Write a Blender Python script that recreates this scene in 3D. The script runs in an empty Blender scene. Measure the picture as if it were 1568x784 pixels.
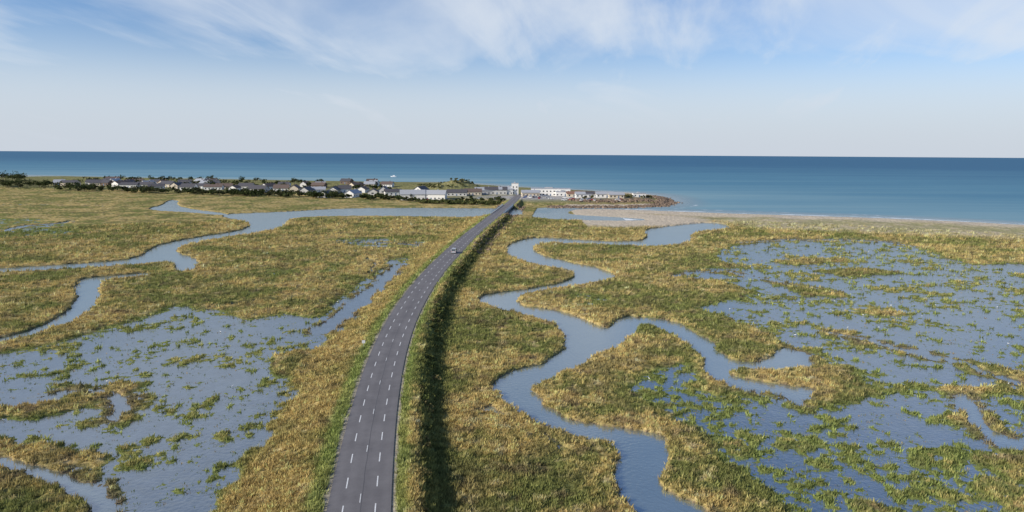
import bpy, math, random, time
import numpy as np
from mathutils import Matrix, Vector, Euler
T0=time.time()
rng=np.random.default_rng(7); random.seed(7)
sc=bpy.context.scene
sc.view_settings.view_transform='Standard'; sc.view_settings.look='None'; sc.view_settings.exposure=0

# ------------------------------------------------------------ camera (drone, 40 m up)
CAMH=40.0; F=1045.0
cd=bpy.data.cameras.new('camera'); cam=bpy.data.objects.new('camera',cd); sc.collection.objects.link(cam)
cd.sensor_width=36; cd.lens=24.0; cd.clip_start=0.5; cd.clip_end=200000
R=Matrix.Rotation(math.radians(90-8.49),4,'X')@Matrix.Rotation(math.radians(0.384),4,'Z')
cam.matrix_world=Matrix.Translation((0,0,CAMH))@R
sc.camera=cam
R3=np.array(R.to_3x3())
def W(u,v,z=0.0):
    """survey: map coordinate read off the photograph -> ground position at height z"""
    d=R3@np.array([(u-784)/F,-(v-392)/F,-1.0])
    t=(CAMH-z)/max(-d[2],0.004)
    return (d[0]*t,d[1]*t)
def WP(pts,z=0.0): return np.array([W(a,b,z) for a,b in pts])

# ------------------------------------------------------------ noise
def mkperm(seed):
    r=np.random.default_rng(seed); p=r.permutation(256); a=r.random(256)*2*np.pi
    return np.concatenate([p,p]),np.cos(a),np.sin(a)
_pc={}
def pn(x,y,seed=0):
    if seed not in _pc:_pc[seed]=mkperm(seed+100)
    p,gx,gy=_pc[seed]
    xi=np.floor(x); yi=np.floor(y); xf=x-xi; yf=y-yi
    xi=xi.astype(np.int64)&255; yi=yi.astype(np.int64)&255
    u=xf*xf*xf*(xf*(xf*6-15)+10); v=yf*yf*yf*(yf*(yf*6-15)+10)
    def g(ix,iy,dx,dy):
        h=p[p[ix&255]+(iy&255)]
        return gx[h]*dx+gy[h]*dy
    n00=g(xi,yi,xf,yf); n10=g(xi+1,yi,xf-1,yf); n01=g(xi,yi+1,xf,yf-1); n11=g(xi+1,yi+1,xf-1,yf-1)
    a=n00+u*(n10-n00); b=n01+u*(n11-n01)
    return (a+v*(b-a))*1.4
def fbm(x,y,o=3,seed=0,g=0.5):
    s=0;a=1;t=0
    for i in range(o):
        s=s+a*pn(x*2**i+i*17.3,y*2**i-i*9.1,seed+i); t+=a; a*=g
    return s/t
def sst(a,b,x):
    t=np.clip((x-a)/(b-a),0,1); return t*t*(3-2*t)

def chaikin(P,n=1):
    for _ in range(n):
        Q=np.roll(P,-1,axis=0)
        A=P*0.75+Q*0.25; B=P*0.25+Q*0.75
        P=np.empty((len(A)*2,2)); P[0::2]=A; P[1::2]=B
    return P
def sdpoly(P,X,Y,D):
    """signed distance, negative inside, clipped at D"""
    out=np.full(X.shape,float(D))
    m=(X>P[:,0].min()-D)&(X<P[:,0].max()+D)&(Y>P[:,1].min()-D)&(Y<P[:,1].max()+D)
    x=X[m];y=Y[m]
    if len(x)==0:return out
    d2=np.full(x.shape,1e18); ins=np.zeros(x.shape,bool)
    n=len(P)
    for i in range(n):
        ax,ay=P[i]; bx,by=P[(i+1)%n]
        ex=bx-ax; ey=by-ay; L=ex*ex+ey*ey+1e-12
        t=np.clip(((x-ax)*ex+(y-ay)*ey)/L,0,1)
        dx=x-ax-t*ex; dy=y-ay-t*ey
        np.minimum(d2,dx*dx+dy*dy,out=d2)
        if ay!=by:
            c=((ay>y)!=(by>y))&(x<ax+(y-ay)*ex/ey)
            ins^=c
    d=np.sqrt(d2); d=np.minimum(d,D)
    d[ins]*=-1
    out[m]=d
    return out
def sdline(P,X,Y,D):
    out=np.full(X.shape,float(D)); 
    m=(X>P[:,0].min()-D)&(X<P[:,0].max()+D)&(Y>P[:,1].min()-D)&(Y<P[:,1].max()+D)
    x=X[m];y=Y[m]
    if len(x)==0:return out
    d2=np.full(x.shape,1e18)
    for i in range(len(P)-1):
        ax,ay=P[i]; bx,by=P[i+1]
        ex=bx-ax; ey=by-ay; L=ex*ex+ey*ey+1e-12
        t=np.clip(((x-ax)*ex+(y-ay)*ey)/L,0,1)
        dx=x-ax-t*ex; dy=y-ay-t*ey
        np.minimum(d2,dx*dx+dy*dy,out=d2)
    out[m]=np.minimum(np.sqrt(d2),D); return out

# ------------------------------------------------------------ map of the place
LAND=np.vstack([WP([(-400,264),(0,268),(100,270),(200,272),(300,274),(400,276),(500,278),(580,279.5),(620,280),(660,279),(700,280),
 (740,283),(800,287),(860,290),(920,293),(980,296),(1010,300),(1026,308),(1012,315),(960,317),(900,317),(850,317.5),(812,319),(795,321),(791,326),(830,335),
 (900,337),(960,338),(1000,337),(940,332),(880,329.5),(866,325),(885,320),(940,320.5),(1000,322.5),(1100,326.5),(1200,329.5),(1350,334),(1568,344),(1800,358)]),
 np.array([(700,250),(1800,-600),(-6000,-600),(-6000,1300)])])
CH=[]  # carved tidal channels
CH.append([(975,784),(1000,860),(1130,860),(1085,784),(1045,768),(1020,750),(1014,735),(1030,715),(1034,700),(1020,672),(990,662),(950,655),(900,647),(868,640),(848,625),(818,605),
 (815,595),(830,585),(855,577),(885,563),(902,550),(935,537),(965,520),(975,505),(978,492),(972,483),(945,485),(938,498),(925,503),(905,493),(880,483),(840,473),(800,469),(788,459),(808,450),(860,441),(905,434),
 (942,428),(944,420),(920,411),(880,403),(848,396),(822,388),(816,380),(830,372),(880,373.5),(940,376),(1000,378),(1042,375),(1062,367),(1056,360),(1072,355),(1102,352),(1124,348),(1105,342),(1072,341),
 (1040,345),(1000,349),(982,355),(992,362),(985,368),(940,370),(870,366),(830,363),(798,367),(778,375),(772,384),(785,395),(820,406),(868,414),(884,422),(870,430),(840,438),(790,445),(745,450),(730,458),
 (737,467),(770,475),(805,483),(832,491),(852,501),(867,512),(867,526),(856,543),(835,555),(800,565),(765,575),(752,586),(756,602),(790,632),(815,647),(845,661),(882,667),(920,677),(946,692),(938,712),(932,735),(945,757)])
CH.append([(972,484),(1010,487),(1040,495),(1065,508),(1090,522),(1102,540),(1125,552),(1150,556),(1185,548),(1192,532),(1215,535),(1245,555),(1236,564),(1180,568),(1130,564),(1115,573),(1150,582),(1200,590),(1240,593),
 (1247,606),(1222,624),(1205,607),(1150,600),(1100,587),(1076,570),(1074,548),(1050,527),(1020,507),(985,497),(970,502)])
CH.append([(800,319),(755,319),(700,318.5),(600,318),(520,319),(440,324),(380,326),(345,328),(340,333),(378,340),(384,347),(360,355),(310,362),(270,369),(237,377),(222,388),(205,396),(150,402),(80,406),(0,411),(-150,420),
 (-150,427),(0,418),(80,414),(150,410),(215,405),(255,401),(269,406),(272,416),(290,416),(306,406),(300,395),(274,388),(270,380),(300,372),(350,363),(405,355),(437,346),(440,336),(470,332),(560,331),(650,332),(720,333),(800,331)])
CH.append([(235,417),(160,423),(120,428),(112,440),(119,455),(110,470),(90,486),(50,504),(20,514),(0,519),(-150,545),(-150,560),(0,529),(40,517),(82,503),(122,489),(147,470),(153,450),(152,437),(168,428),(235,422)])
CH.append([(226,319),(248,315),(260,306),(275,307),(270,315),(300,321),(350,327),(345,331),(280,325),(235,323)])
CH.append([(1470,598),(1492,610),(1503,640),(1522,662),(1568,676),(1700,700),(1700,720),(1568,688),(1510,675),(1485,650),(1472,620)])
CH.append([(-60,690),(0,695),(60,716),(130,738),(168,764),(165,800),(140,800),(140,772),(100,750),(40,728),(0,712),(-60,710)])
CH=[chaikin(WP(c),1) for c in CH]
LINES=[([(-100,312),(0,313),(90,314),(165,316)],2.2),([(5,354),(40,346),(90,342),(112,339)],2.4),([(0,372),(60,376),(130,374)],1.2),([(1028,423),(1060,417),(1110,415),(1150,424),(1200,434),(1280,448)],1.1),([(1400,538),(1470,556),(1568,590)],1.5),
 ([(1270,510),(1340,525),(1400,538)],1.2),([(505,372),(560,371),(645,375)],2.0),([(440,368),(500,360),(560,356)],1.0),([(330,470),(390,462),(470,452)],.8),([(100,600),(60,615),(0,622)],1.0),
 ([(735,630),(748,628),(762,640)],1.2),([(870,690),(850,680),(835,668)],.7),([(1360,372),(1440,382)],1.2),([(30,366),(100,360),(180,352)],0.8),
 ([(486,510),(520,488),(552,462),(580,436),(608,408)],1.8),([(470,400),(520,392),(580,380)],.8),([(560,420),(575,405),(565,395)],.7),
 ([(1130,372),(1200,367),(1290,368),(1360,370)],2.2),([(150,600),(190,612),(170,640)],.8)]
LINES=[(WP(a),w) for a,w in LINES]
# flooded flats: polygon, mean level, patch amplitude
FL=[]
FL.append(([(250,468),(345,470),(378,488),(430,476),(482,484),(515,455),(555,425),(590,398),(632,392),(628,416),(600,442),(570,472),(532,512),(492,537),(428,554),(430,572),(470,578),(472,606),(452,640),(416,680),(385,722),(345,784),(320,840),
 (-300,840),(-300,590),(0,540),(60,526),(130,510),(200,489),(240,478)],-0.075,0.30))
FL.append(([(1080,388),(1118,376),(1200,365),(1300,365),(1362,367),(1400,375),(1450,390),(1600,400),(1900,430),(2000,640),(1568,600),(1480,592),(1400,592),(1330,574),(1290,562),(1252,562),(1236,572),(1192,542),(1190,522),
 (1150,504),(1100,487),(1045,472),(1090,464),(1130,458),(1150,446),(1100,432),(1062,428),(1026,426),(1036,413),(1080,409),(1140,410),(1105,402)],-0.065,0.30))
FL.append(([(985,565),(1050,548),(1085,575),(1200,606),(1250,606),(1300,562),(1400,585),(1568,600),(2000,640),(2000,900),(1330,900),(1190,784),(1110,715),(1050,660),(975,615),(950,590)],-0.015,0.32))
FL.append(([(855,455),(880,448),(930,452),(940,462),(900,470),(870,468)],0.02,0.3))
FL.append(([(-100,335),(60,335),(130,345),(90,352),(200,352),(140,362),(0,366),(-100,366)],0.08,0.4))
FL.append(([(490,366),(600,365),(655,370),(645,381),(560,381)],-0.02,0.3))
FL.append(([(170,400),(250,412),(420,430),(500,420),(560,400),(480,400),(300,420),(230,430)],0.18,0.35))
FL=[(WP(a),l,m) for a,l,m in FL]
DRY=[[(-60,625),(60,618),(150,598),(200,585),(232,586),(190,602),(120,628),(60,642),(-60,645)],
 [(-60,676),(0,672),(70,682),(146,696),(150,712),(125,728),(70,722),(0,700),(-60,690)],
 [(-60,715),(0,712),(45,735),(110,756),(150,780),(120,840),(-60,840)],
 [(1452,380),(1520,378),(1600,386),(1600,404),(1490,404),(1442,392)],
 [(1436,547),(1500,558),(1600,574),(1600,590),(1540,582),(1480,570)],
 [(1510,690),(1560,698),(1600,705),(1600,745),(1545,728)],
 [(1052,470),(1085,478),(1130,495),(1180,512),(1196,524),(1194,545),(1165,552),(1130,542),(1105,520),(1078,500)],
 [(1115,567),(1180,572),(1240,568),(1262,575),(1240,588),(1190,582),(1140,578)],
 [(1310,474),(1370,478),(1390,484),(1340,484)],[(1240,415),(1320,410),(1380,418),(1300,424)],[(1180,400),(1280,394),(1300,400),(1220,406)],
 [(1250,600),(1330,596),(1350,604),(1280,616)],[(418,545),(470,535),(490,548),(480,570),(425,572)],[(1200,440),(1270,442),(1300,455),(1230,452)]]
DRY=[WP(a) for a in DRY]
VILL=WP([(-400,286),(0,290),(150,293),(300,297),(450,300),(560,303),(640,306),(700,308),(760,310),(800,314),(880,316),(960,316),(1015,314),(1024,308),(1005,301),(920,294),(800,288),(700,281),(600,280),(300,275),(0,269),(-400,266)])
DUNE=WP([(1085,338),(1140,332),(1200,332),(1400,339),(1600,349),(1900,368),(1900,388),(1600,370),(1400,361),(1250,355),(1150,350)])
ROADZ=2.2
cl=np.array([W(u,v,ROADZ) for u,v in [(548,784),(557,700),(568,640),(577,600),(586,560),(600,520),(608,500),(631,460),(645,440),(660,420),(679,400),(693,386),(720,360),(745,340),(768,322),(783,310),(790,303),(796,298)]])
d0=cl[0]-cl[1]; d0/=np.linalg.norm(d0)
cl=np.vstack([cl[0]+d0*160,cl[0]+d0*80,cl])
def resample(P,step):
    s=np.concatenate([[0],np.cumsum(np.linalg.norm(np.diff(P,axis=0),axis=1))]); n=int(s[-1]/step)
    t=np.linspace(0,s[-1],n); return np.stack([np.interp(t,s,P[:,0]),np.interp(t,s,P[:,1])],1)
cl=resample(cl,2.0)
k=np.exp(-0.5*(np.arange(-24,25)/9.0)**2); k/=k.sum()
pad=np.vstack([cl[0]+(cl[0]-cl[1])*np.arange(24,0,-1)[:,None],cl,cl[-1]+(cl[-1]-cl[-2])*np.arange(1,25)[:,None]])
cl=np.stack([np.convolve(pad[:,0],k,'valid'),np.convolve(pad[:,1],k,'valid')],1)
cl=resample(cl,2.0)
tang=np.gradient(cl,axis=0); tang/=np.linalg.norm(tang,axis=1)[:,None]
nrm=np.stack([tang[:,1],-tang[:,0]],1)   # to the right
def roadoff(X,Y,D=45):
    P=cl[::4]
    out=np.full(X.shape,1e3)
    m=(X>P[:,0].min()-D)&(X<P[:,0].max()+D)&(Y>P[:,1].min()-D)&(Y<P[:,1].max()+D)
    x=X[m];y=Y[m]; best=np.full(x.shape,1e18); sg=np.zeros(x.shape)
    for i in range(len(P)-1):
        ax,ay=P[i];bx,by=P[i+1];ex=bx-ax;ey=by-ay;L=ex*ex+ey*ey
        t=np.clip(((x-ax)*ex+(y-ay)*ey)/L,0,1)
        dx=x-ax-t*ex;dy=y-ay-t*ey;d=dx*dx+dy*dy
        b=d<best; best=np.where(b,d,best); sg=np.where(b,np.sign(dx*ey-dy*ex),sg)
    out[m]=np.sqrt(best)*sg
    return out

# ------------------------------------------------------------ mesh helpers
def mesh_np(name,V,Fc,mat,col=None,smooth=False,attrs=None,link=True):
    me=bpy.data.meshes.new(name); k=Fc.shape[1]; n=len(Fc)
    me.vertices.add(len(V)); me.vertices.foreach_set('co',np.ascontiguousarray(V,dtype=np.float32).ravel())
    me.loops.add(n*k); me.loops.foreach_set('vertex_index',np.ascontiguousarray(Fc,dtype=np.int32).ravel())
    me.polygons.add(n); me.polygons.foreach_set('loop_start',np.arange(0,n*k,k,dtype=np.int32))
    try: me.polygons.foreach_set('loop_total',np.full(n,k,dtype=np.int32))
    except Exception: pass
    if smooth: me.polygons.foreach_set('use_smooth',np.ones(n,bool))
    me.update(calc_edges=True)
    if col is not None:
        a=me.color_attributes.new('Col','FLOAT_COLOR','POINT')
        c=np.ones((len(V),4),dtype=np.float32); c[:,:3]=col; a.data.foreach_set('color',c.ravel())
    for kx,vv in (attrs or {}).items():
        a=me.attributes.new(kx,'FLOAT','POINT'); a.data.foreach_set('value',np.ascontiguousarray(vv,dtype=np.float32))
    if mat: me.materials.append(mat)
    ob=bpy.data.objects.new(name,me)
    if link: sc.collection.objects.link(ob)
    return ob
def polar(th,rad):
    A,B=np.meshgrid(th,rad); X=B*np.sin(A); Y=B*np.cos(A)
    nt=len(th);nr=len(rad)
    i=np.arange(nr-1)[:,None]*nt; j=np.arange(nt)[None,:]; j2=(j+1)%nt
    Fc=np.stack([i+j,i+j2,i+nt+j2,i+nt+j],-1).reshape(-1,4)
    return X.ravel(),Y.ravel(),B.ravel(),Fc[:,::-1]

# ------------------------------------------------------------ material helpers
def newmat(name):
    m=bpy.data.materials.new(name); m.use_nodes=True; nt=m.node_tree; nt.nodes.clear()
    return m,nt.nodes,nt.links
def N(ns,t,**kw):
    n=ns.new(t)
    for k_,v_ in kw.items():
        if k_[0]=='_': n.inputs[k_[1:].replace('_',' ')].default_value=v_
        else: setattr(n,k_,v_)
    return n
def simple(name,col,rough=0.8,var=0.15,scale=1.5,metal=0):
    m,ns,l=newmat(name)
    o=N(ns,'ShaderNodeOutputMaterial'); b=N(ns,'ShaderNodeBsdfPrincipled',_Roughness=rough,_Metallic=metal)
    tc=N(ns,'ShaderNodeTexCoord'); nz=N(ns,'ShaderNodeTexNoise',_Scale=scale,_Detail=5.0)
    mr=N(ns,'ShaderNodeMapRange'); mr.inputs['To Min'].default_value=1-var; mr.inputs['To Max'].default_value=1+var
    mr.inputs['From Min'].default_value=.3; mr.inputs['From Max'].default_value=.7
    mx=N(ns,'ShaderNodeVectorMath',operation='SCALE'); mx.inputs[0].default_value=col[:3]
    l.new(tc.outputs['Object'],nz.inputs['Vector']); l.new(nz.outputs['Fac'],mr.inputs['Value']); l.new(mr.outputs[0],mx.inputs['Scale'])
    l.new(mx.outputs[0],b.inputs['Base Color']); l.new(b.outputs[0],o.inputs[0])
    return m
def colmat(name,trans=0.0,rough=0.9,nscale=2.2,bump=0.0,var=(0.6,1.4)):
    m,ns,l=newmat(name)
    o=N(ns,'ShaderNodeOutputMaterial'); at=N(ns,'ShaderNodeVertexColor',layer_name='Col')
    g=N(ns,'ShaderNodeNewGeometry')
    nz=N(ns,'ShaderNodeTexNoise',_Scale=nscale,_Detail=6.0,_Roughness=.7)
    l.new(g.outputs['Position'],nz.inputs['Vector'])
    mr=N(ns,'ShaderNodeMapRange'); mr.inputs['From Min'].default_value=.3; mr.inputs['From Max'].default_value=.7
    mr.inputs['To Min'].default_value=var[0]; mr.inputs['To Max'].default_value=var[1]
    l.new(nz.outputs['Fac'],mr.inputs['Value'])
    mx=N(ns,'ShaderNodeVectorMath',operation='SCALE'); l.new(at.outputs['Color'],mx.inputs[0]); l.new(mr.outputs[0],mx.inputs['Scale'])
    d=N(ns,'ShaderNodeBsdfDiffuse'); l.new(mx.outputs[0],d.inputs['Color'])
    out=d
    if bump>0:
        bp=N(ns,'ShaderNodeBump',_Strength=bump,_Distance=0.25); l.new(nz.outputs['Fac'],bp.inputs['Height']); l.new(bp.outputs[0],d.inputs['Normal'])
    if trans>0:
        t=N(ns,'ShaderNodeBsdfTranslucent'); l.new(mx.outputs[0],t.inputs['Color']); mm=N(ns,'ShaderNodeMixShader'); mm.inputs[0].default_value=trans
        l.new(d.outputs[0],mm.inputs[1]); l.new(t.outputs[0],mm.inputs[2]); out=mm
    l.new(out.outputs[0],o.inputs[0])
    return m

# ------------------------------------------------------------ terrain
th=np.radians(np.concatenate([np.linspace(-41,41,1250),np.arange(44,317,4)]))
rad=[1,8,20,34,46,56,62.0]
while rad[-1]<1250:
    r=rad[-1]; rad.append(r*(1+np.interp(r,[62,150,500,1200],[0.0027,0.0034,0.0048,0.008])))
rad=np.array(rad+[1400,1700,2500,5000,12000,60000])
X,Y,RR,FC=polar(th,rad)
XW=X+0.8*fbm(X/8,Y/8,3,1)*2+0.6*fbm(X/2,Y/2,2,5)
YW=Y+0.8*fbm(X/8,Y/8,3,11)*2+0.6*fbm(X/2,Y/2,2,15)
print('grid',len(X),time.time()-T0)
n25=fbm(X/28,Y/28,3,21); n6=fbm(X/6.5,Y/6.5,3,31); n1=fbm(X/1.3,Y/1.3,3,41,0.6); n3=fbm(X/2.8,Y/2.8,2,47); n12=fbm(X/13,Y/11,3,52)
H=0.40+0.10*n25+0.16*n6+0.20*n3+0.26*n1
flood=np.zeros_like(X)
S=roadoff(X,Y)
for P,lev,amp in FL:
    s=sdpoly(P,XW+n6*3,YW+n12*3,14)
    w=sst(1.5,-3,s)
    # drowned meadow: broad mats breaking up into small clumps
    hh=lev+amp*(0.45*n25+0.60*n12+0.60*n6+0.65*n3+0.75*n1)
    H=H*(1-w)+hh*w; flood=np.maximum(flood,w)
for P in DRY:
    s=sdpoly(P,XW+n3*1.5+n6*2,YW+n6*2,8); w=sst(1.4,-1.5,s)
    H=H*(1-w)+(0.30+0.3*n1+.25*n3+.1*n6)*w; flood*=(1-w*.9)
chs=np.full_like(X,12.0)
for P in CH: chs=np.minimum(chs,sdpoly(P,XW,YW,12))
for P,w in LINES: chs=np.minimum(chs,sdline(P,XW+n6*2,YW+n6*2,12)-w*(1+.8*n6))
print('chan',time.time()-T0)
levee=sst(7,1,chs)*(chs>0)
H=H+levee*0.08*(1-flood)+sst(4,1,chs)*(chs>0)*flood*0.12
sv=sdpoly(VILL,X,Y,60); vil=sst(4,-25,sv)
H=H*(1-vil)+(2.3+0.3*n25)*vil
sdn=sdpoly(DUNE,X,Y,40); dun=sst(8,-12,sdn)
H=H*(1-dun)+(1.2+1.0*n25+.4*n6)*dun
for (u,v,hh,rx,ry) in [(690,291,6.5,26,22),(712,291,4.5,22,20),(640,288,3,40,20),(950,303,1.2,60,20),(560,284,2.5,90,25),(300,280,2.5,200,30)]:
    a,b=W(u,v,2.5); H=H+hh*np.exp(-((X-a)/rx)**2-((Y-b)/ry)**2)*(1+.35*n6)
sL=sdpoly(chaikin(LAND,1),X+n6*2,Y+n6*2,1500)
slope=np.where(vil>0.05,0.45,0.055)
H=np.where(sL<0,np.minimum(H,-sL*slope+0.02+0.02*n1),np.maximum(-5,-0.06*sL-0.05))
lw=np.clip(1+0.35*n12+.25*n25,.6,1.5)
emb=np.where(S<0,np.interp(S/lw,[-15,-11.5,-7.0,-4.6,-3.4],[-0.4,0.55,1.3,2.1,2.1]),np.interp(S,[3.4,4.4,5.6,6.4,8.8,12],[2.1,2.18,2.6,2.4,0.55,0.2]))
rough=np.clip((np.abs(S)-4.2)/2,0,1)
emb=emb+rough*(0.28*n1+0.18*n6+.16*n3)*np.where(emb>.1,1,0.5)
inr=np.abs(S)<4.2
H=np.where(inr,2.1,np.where(np.abs(S)<22,np.maximum(H,emb),H))
flood=flood*np.where(np.abs(S)<9,0,1)
cw=sst(0.5,-1.3,chs)
H=H*(1-cw)+(-1.0)*cw
H=np.where(RR>1300,-5,H)
H[sL>200]=-5
# colour
gold=np.array([0.415,0.315,0.130]); gold2=np.array([0.27,0.20,0.09]); green=np.array([0.175,0.185,0.062]); lush=np.array([0.165,0.205,0.062]); olive=np.array([0.165,0.150,0.065]); straw=np.array([.50,.41,.22]); brown=np.array([.16,.12,.072])
mud=np.array([0.16,0.125,0.09]); sand=np.array([0.54,0.46,0.35]); subm=np.array([0.07,0.095,0.05])
def mixc(A,B,t): return A*(1-t[:,None])+B*t[:,None]
bias=np.where(S<0,0.12,-0.06)+np.where(RR>240,0.14,0)-np.where((X>5)&(RR<170),0.10,0)
gf=0.44+1.3*n25+1.1*n12+0.9*n6+0.8*n1+bias-0.50*flood+0.50*levee
gf=sst(0.05,1.05,gf)
C=mixc(np.tile(green,(len(X),1)),np.tile(gold,(len(X),1)),gf)
C=mixc(C,olive,sst(0.0,0.45,fbm(X/11+5,Y/11,3,61))*0.7)
C=mixc(C,brown,sst(0.10,0.45,fbm(X/4+9,Y/4,3,63))*0.7)
C=mixc(C,straw,sst(0.18,0.5,fbm(X/3.3+3,Y/2.6,3,67)+.25*n25)*0.75*(1-.7*flood))
C=mixc(C,lush,sst(0.3,0.9,flood)*sst(0.25,0.0,H)*0.75)
# road verges
C=mixc(C,lush*1.15,sst(6.4,4.9,np.abs(S+0.3)+.6*n3)*0.75)
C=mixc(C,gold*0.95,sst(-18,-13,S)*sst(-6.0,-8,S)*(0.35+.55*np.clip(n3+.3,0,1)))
C=mixc(C,green*0.85,sst(6.3,7.0,S)*sst(12.5,9.5,S)*0.9)  # right bank slope: its shade is also painted in as darker green
C=mixc(C,np.array([.36,.32,.24]),sst(4.15,3.7,np.abs(S)+.2*n3))
# steep mud banks
C=mixc(C,mud,sst(0.20,0.04,H)*sst(3,0.5,chs)*0.9)
C=mixc(C,subm,sst(0.0,-0.15,H))
sandf=sst(52,26,-sL+8*n12+6*n25)*(sL<0)*(vil<.3)*(X>42)
sandf=np.maximum(sandf,dun*sst(-0.12,0.28,n6+n25*.6)*0.7)
C=mixc(C,sand,np.clip(sandf,0,1))
C=mixc(C,np.array([.38,.35,.20]),dun*(1-np.clip(sandf,0,1))*.75)
vg=sst(.2,.9,vil)
C=mixc(C,np.array([.19,.19,.09]),vg*0.8)
pu,pv=W(835,302,2.5)
lot=np.exp(-((X-pu)/55)**2-((Y-pv)/30)**2)
C=mixc(C,np.array([.38,.36,.33]),np.clip(lot*1.6,0,1)*vg)
spit=vg*(X>W(880,300,2)[0])*sst(0.3,-.3,n6)
C=mixc(C,np.array([.22,.15,.10]),np.clip(spit,0,1)*.85)
C*= (0.78+0.75*np.clip(0.45+0.9*n1,0,1))[:,None]
# shore of the spit is dark boulders, not beach
matG=colmat('marsh_ground_mat',nscale=3.0,bump=0.9,var=(0.5,1.4))
V=np.stack([X,Y,H],1)
ter=mesh_np('ground',V,FC,matG,C,smooth=True)
print('terrain',time.time()-T0)

# ------------------------------------------------------------ water
thw=np.radians(np.concatenate([np.arange(-44,44,0.16),np.arange(46,315,4)]))
rw=[1,15,40]
while rw[-1]<3000: rw.append(rw[-1]*1.012)
rw=np.array(rw+[4000,6000,10000,20000,40000,90000])
xw,yw,_,fw=polar(thw,rw)
sw=sdpoly(chaikin(LAND,1),xw,yw,4000)
fl_w=np.zeros_like(xw)
for P,lev,amp in FL: fl_w=np.maximum(fl_w,sst(4,-4,sdpoly(P,xw,yw,14)))
for P in CH: fl_w*=sst(-3,3,sdpoly(P,xw,yw,14))
def watermat():
    m,ns,l=newmat('water_mat')
    o=N(ns,'ShaderNodeOutputMaterial'); g=N(ns,'ShaderNodeNewGeometry')
    a=N(ns,'ShaderNodeAttribute',attribute_name='sea'); af=N(ns,'ShaderNodeAttribute',attribute_name='off'); afl=N(ns,'ShaderNodeAttribute',attribute_name='flat')
    def noi(sc_,det,ro,scale=None,dist=0.0):
        n=N(ns,'ShaderNodeTexNoise',_Scale=sc_,_Detail=det,_Roughness=ro,_Distortion=dist)
        if scale:
            mp=N(ns,'ShaderNodeMapping'); mp.inputs['Scale'].default_value=scale; l.new(g.outputs['Position'],mp.inputs[0]); l.new(mp.outputs[0],n.inputs['Vector'])
        else: l.new(g.outputs['Position'],n.inputs['Vector'])
        return n.outputs['Fac']
    def ramp(f,*st):
        r=N(ns,'ShaderNodeValToRGB'); r.color_ramp.elements[0].position=st[0][0]; r.color_ramp.elements[0].color=(*st[0][1],1)
        r.color_ramp.elements[1].position=st[-1][0]; r.color_ramp.elements[1].color=(*st[-1][1],1)
        for p_,c_ in st[1:-1]:
            e=r.color_ramp.elements.new(p_); e.color=(*c_,1)
        l.new(f,r.inputs[0]); return r.outputs[0]
    def mix(f,A,B):
        m_=N(ns,'ShaderNodeMix',data_type='RGBA'); l.new(f,m_.inputs[0]); l.new(A,m_.inputs[6])
        if isinstance(B,tuple): m_.inputs[7].default_value=(*B,1)
        else: l.new(B,m_.inputs[7])
        return m_.outputs[2]
    nz=noi(1.0,8.0,.68,(0.0012,0.008,1))
    ad=N(ns,'ShaderNodeMath',operation='MULTIPLY_ADD'); l.new(nz,ad.inputs[0]); ad.inputs[1].default_value=1.1
    sb=N(ns,'ShaderNodeMath',operation='SUBTRACT'); l.new(af.outputs['Fac'],sb.inputs[0]); sb.inputs[1].default_value=0.55
    l.new(sb.outputs[0],ad.inputs[2])
    seac=ramp(ad.outputs[0],(0.0,(.24,.38,.41)),(.22,(.15,.30,.37)),(.50,(.075,.22,.315)),(1,(.028,.130,.235)))
    creek=ramp(noi(.12,8.0,.7),(.3,(0.19,0.25,0.235)),(.7,(0.26,0.33,0.31)))
    flat=ramp(noi(.55,9.0,.76,(1,.7,1)),(.34,(.030,.045,.035)),(.49,(.060,.090,.105)),(.68,(.15,.19,.215)))  # lighter spots paint uneven reflection into the flooded water's colour
    weed=N(ns,'ShaderNodeMapRange'); weed.inputs['From Min'].default_value=.50; weed.inputs['From Max'].default_value=.66; weed.inputs['To Max'].default_value=.65; l.new(noi(.22,9.0,.8,None,.5),weed.inputs['Value'])
    flat=mix(weed.outputs[0],flat,(.095,.105,.045))
    c_=mix(afl.outputs['Fac'],creek,flat); c_=mix(a.outputs['Fac'],c_,seac)
    d=N(ns,'ShaderNodeBsdfDiffuse'); l.new(c_,d.inputs[0])
    b1=N(ns,'ShaderNodeBump',_Strength=0.6,_Distance=0.06); l.new(noi(1.6,4.0,.5),b1.inputs['Height'])
    b2=N(ns,'ShaderNodeBump',_Distance=1.2); l.new(noi(.12,5.0,.5),b2.inputs['Height']); l.new(b1.outputs[0],b2.inputs['Normal'])
    ms=N(ns,'ShaderNodeMath',operation='MULTIPLY'); l.new(a.outputs['Fac'],ms.inputs[0]); ms.inputs[1].default_value=0.5; l.new(ms.outputs[0],b2.inputs['Strength'])
    gl=N(ns,'ShaderNodeBsdfGlossy'); l.new(b2.outputs[0],gl.inputs['Normal'])
    def mrange(v,t0,t1):
        q=N(ns,'ShaderNodeMapRange'); q.inputs['To Min'].default_value=t0; q.inputs['To Max'].default_value=t1; l.new(v,q.inputs['Value']); return q.outputs[0]
    l.new(mrange(a.outputs['Fac'],.16,.4),gl.inputs['Roughness'])
    fr=N(ns,'ShaderNodeFresnel',_IOR=1.33)
    f2=N(ns,'ShaderNodeMath',operation='MULTIPLY'); l.new(fr.outputs[0],f2.inputs[0]); l.new(mrange(a.outputs['Fac'],.55,.14),f2.inputs[1])
    tr=N(ns,'ShaderNodeBsdfTransparent')
    m1=N(ns,'ShaderNodeMixShader'); l.new(mrange(a.outputs['Fac'],.20,0),m1.inputs[0]); l.new(d.outputs[0],m1.inputs[1]); l.new(tr.outputs[0],m1.inputs[2])
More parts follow.
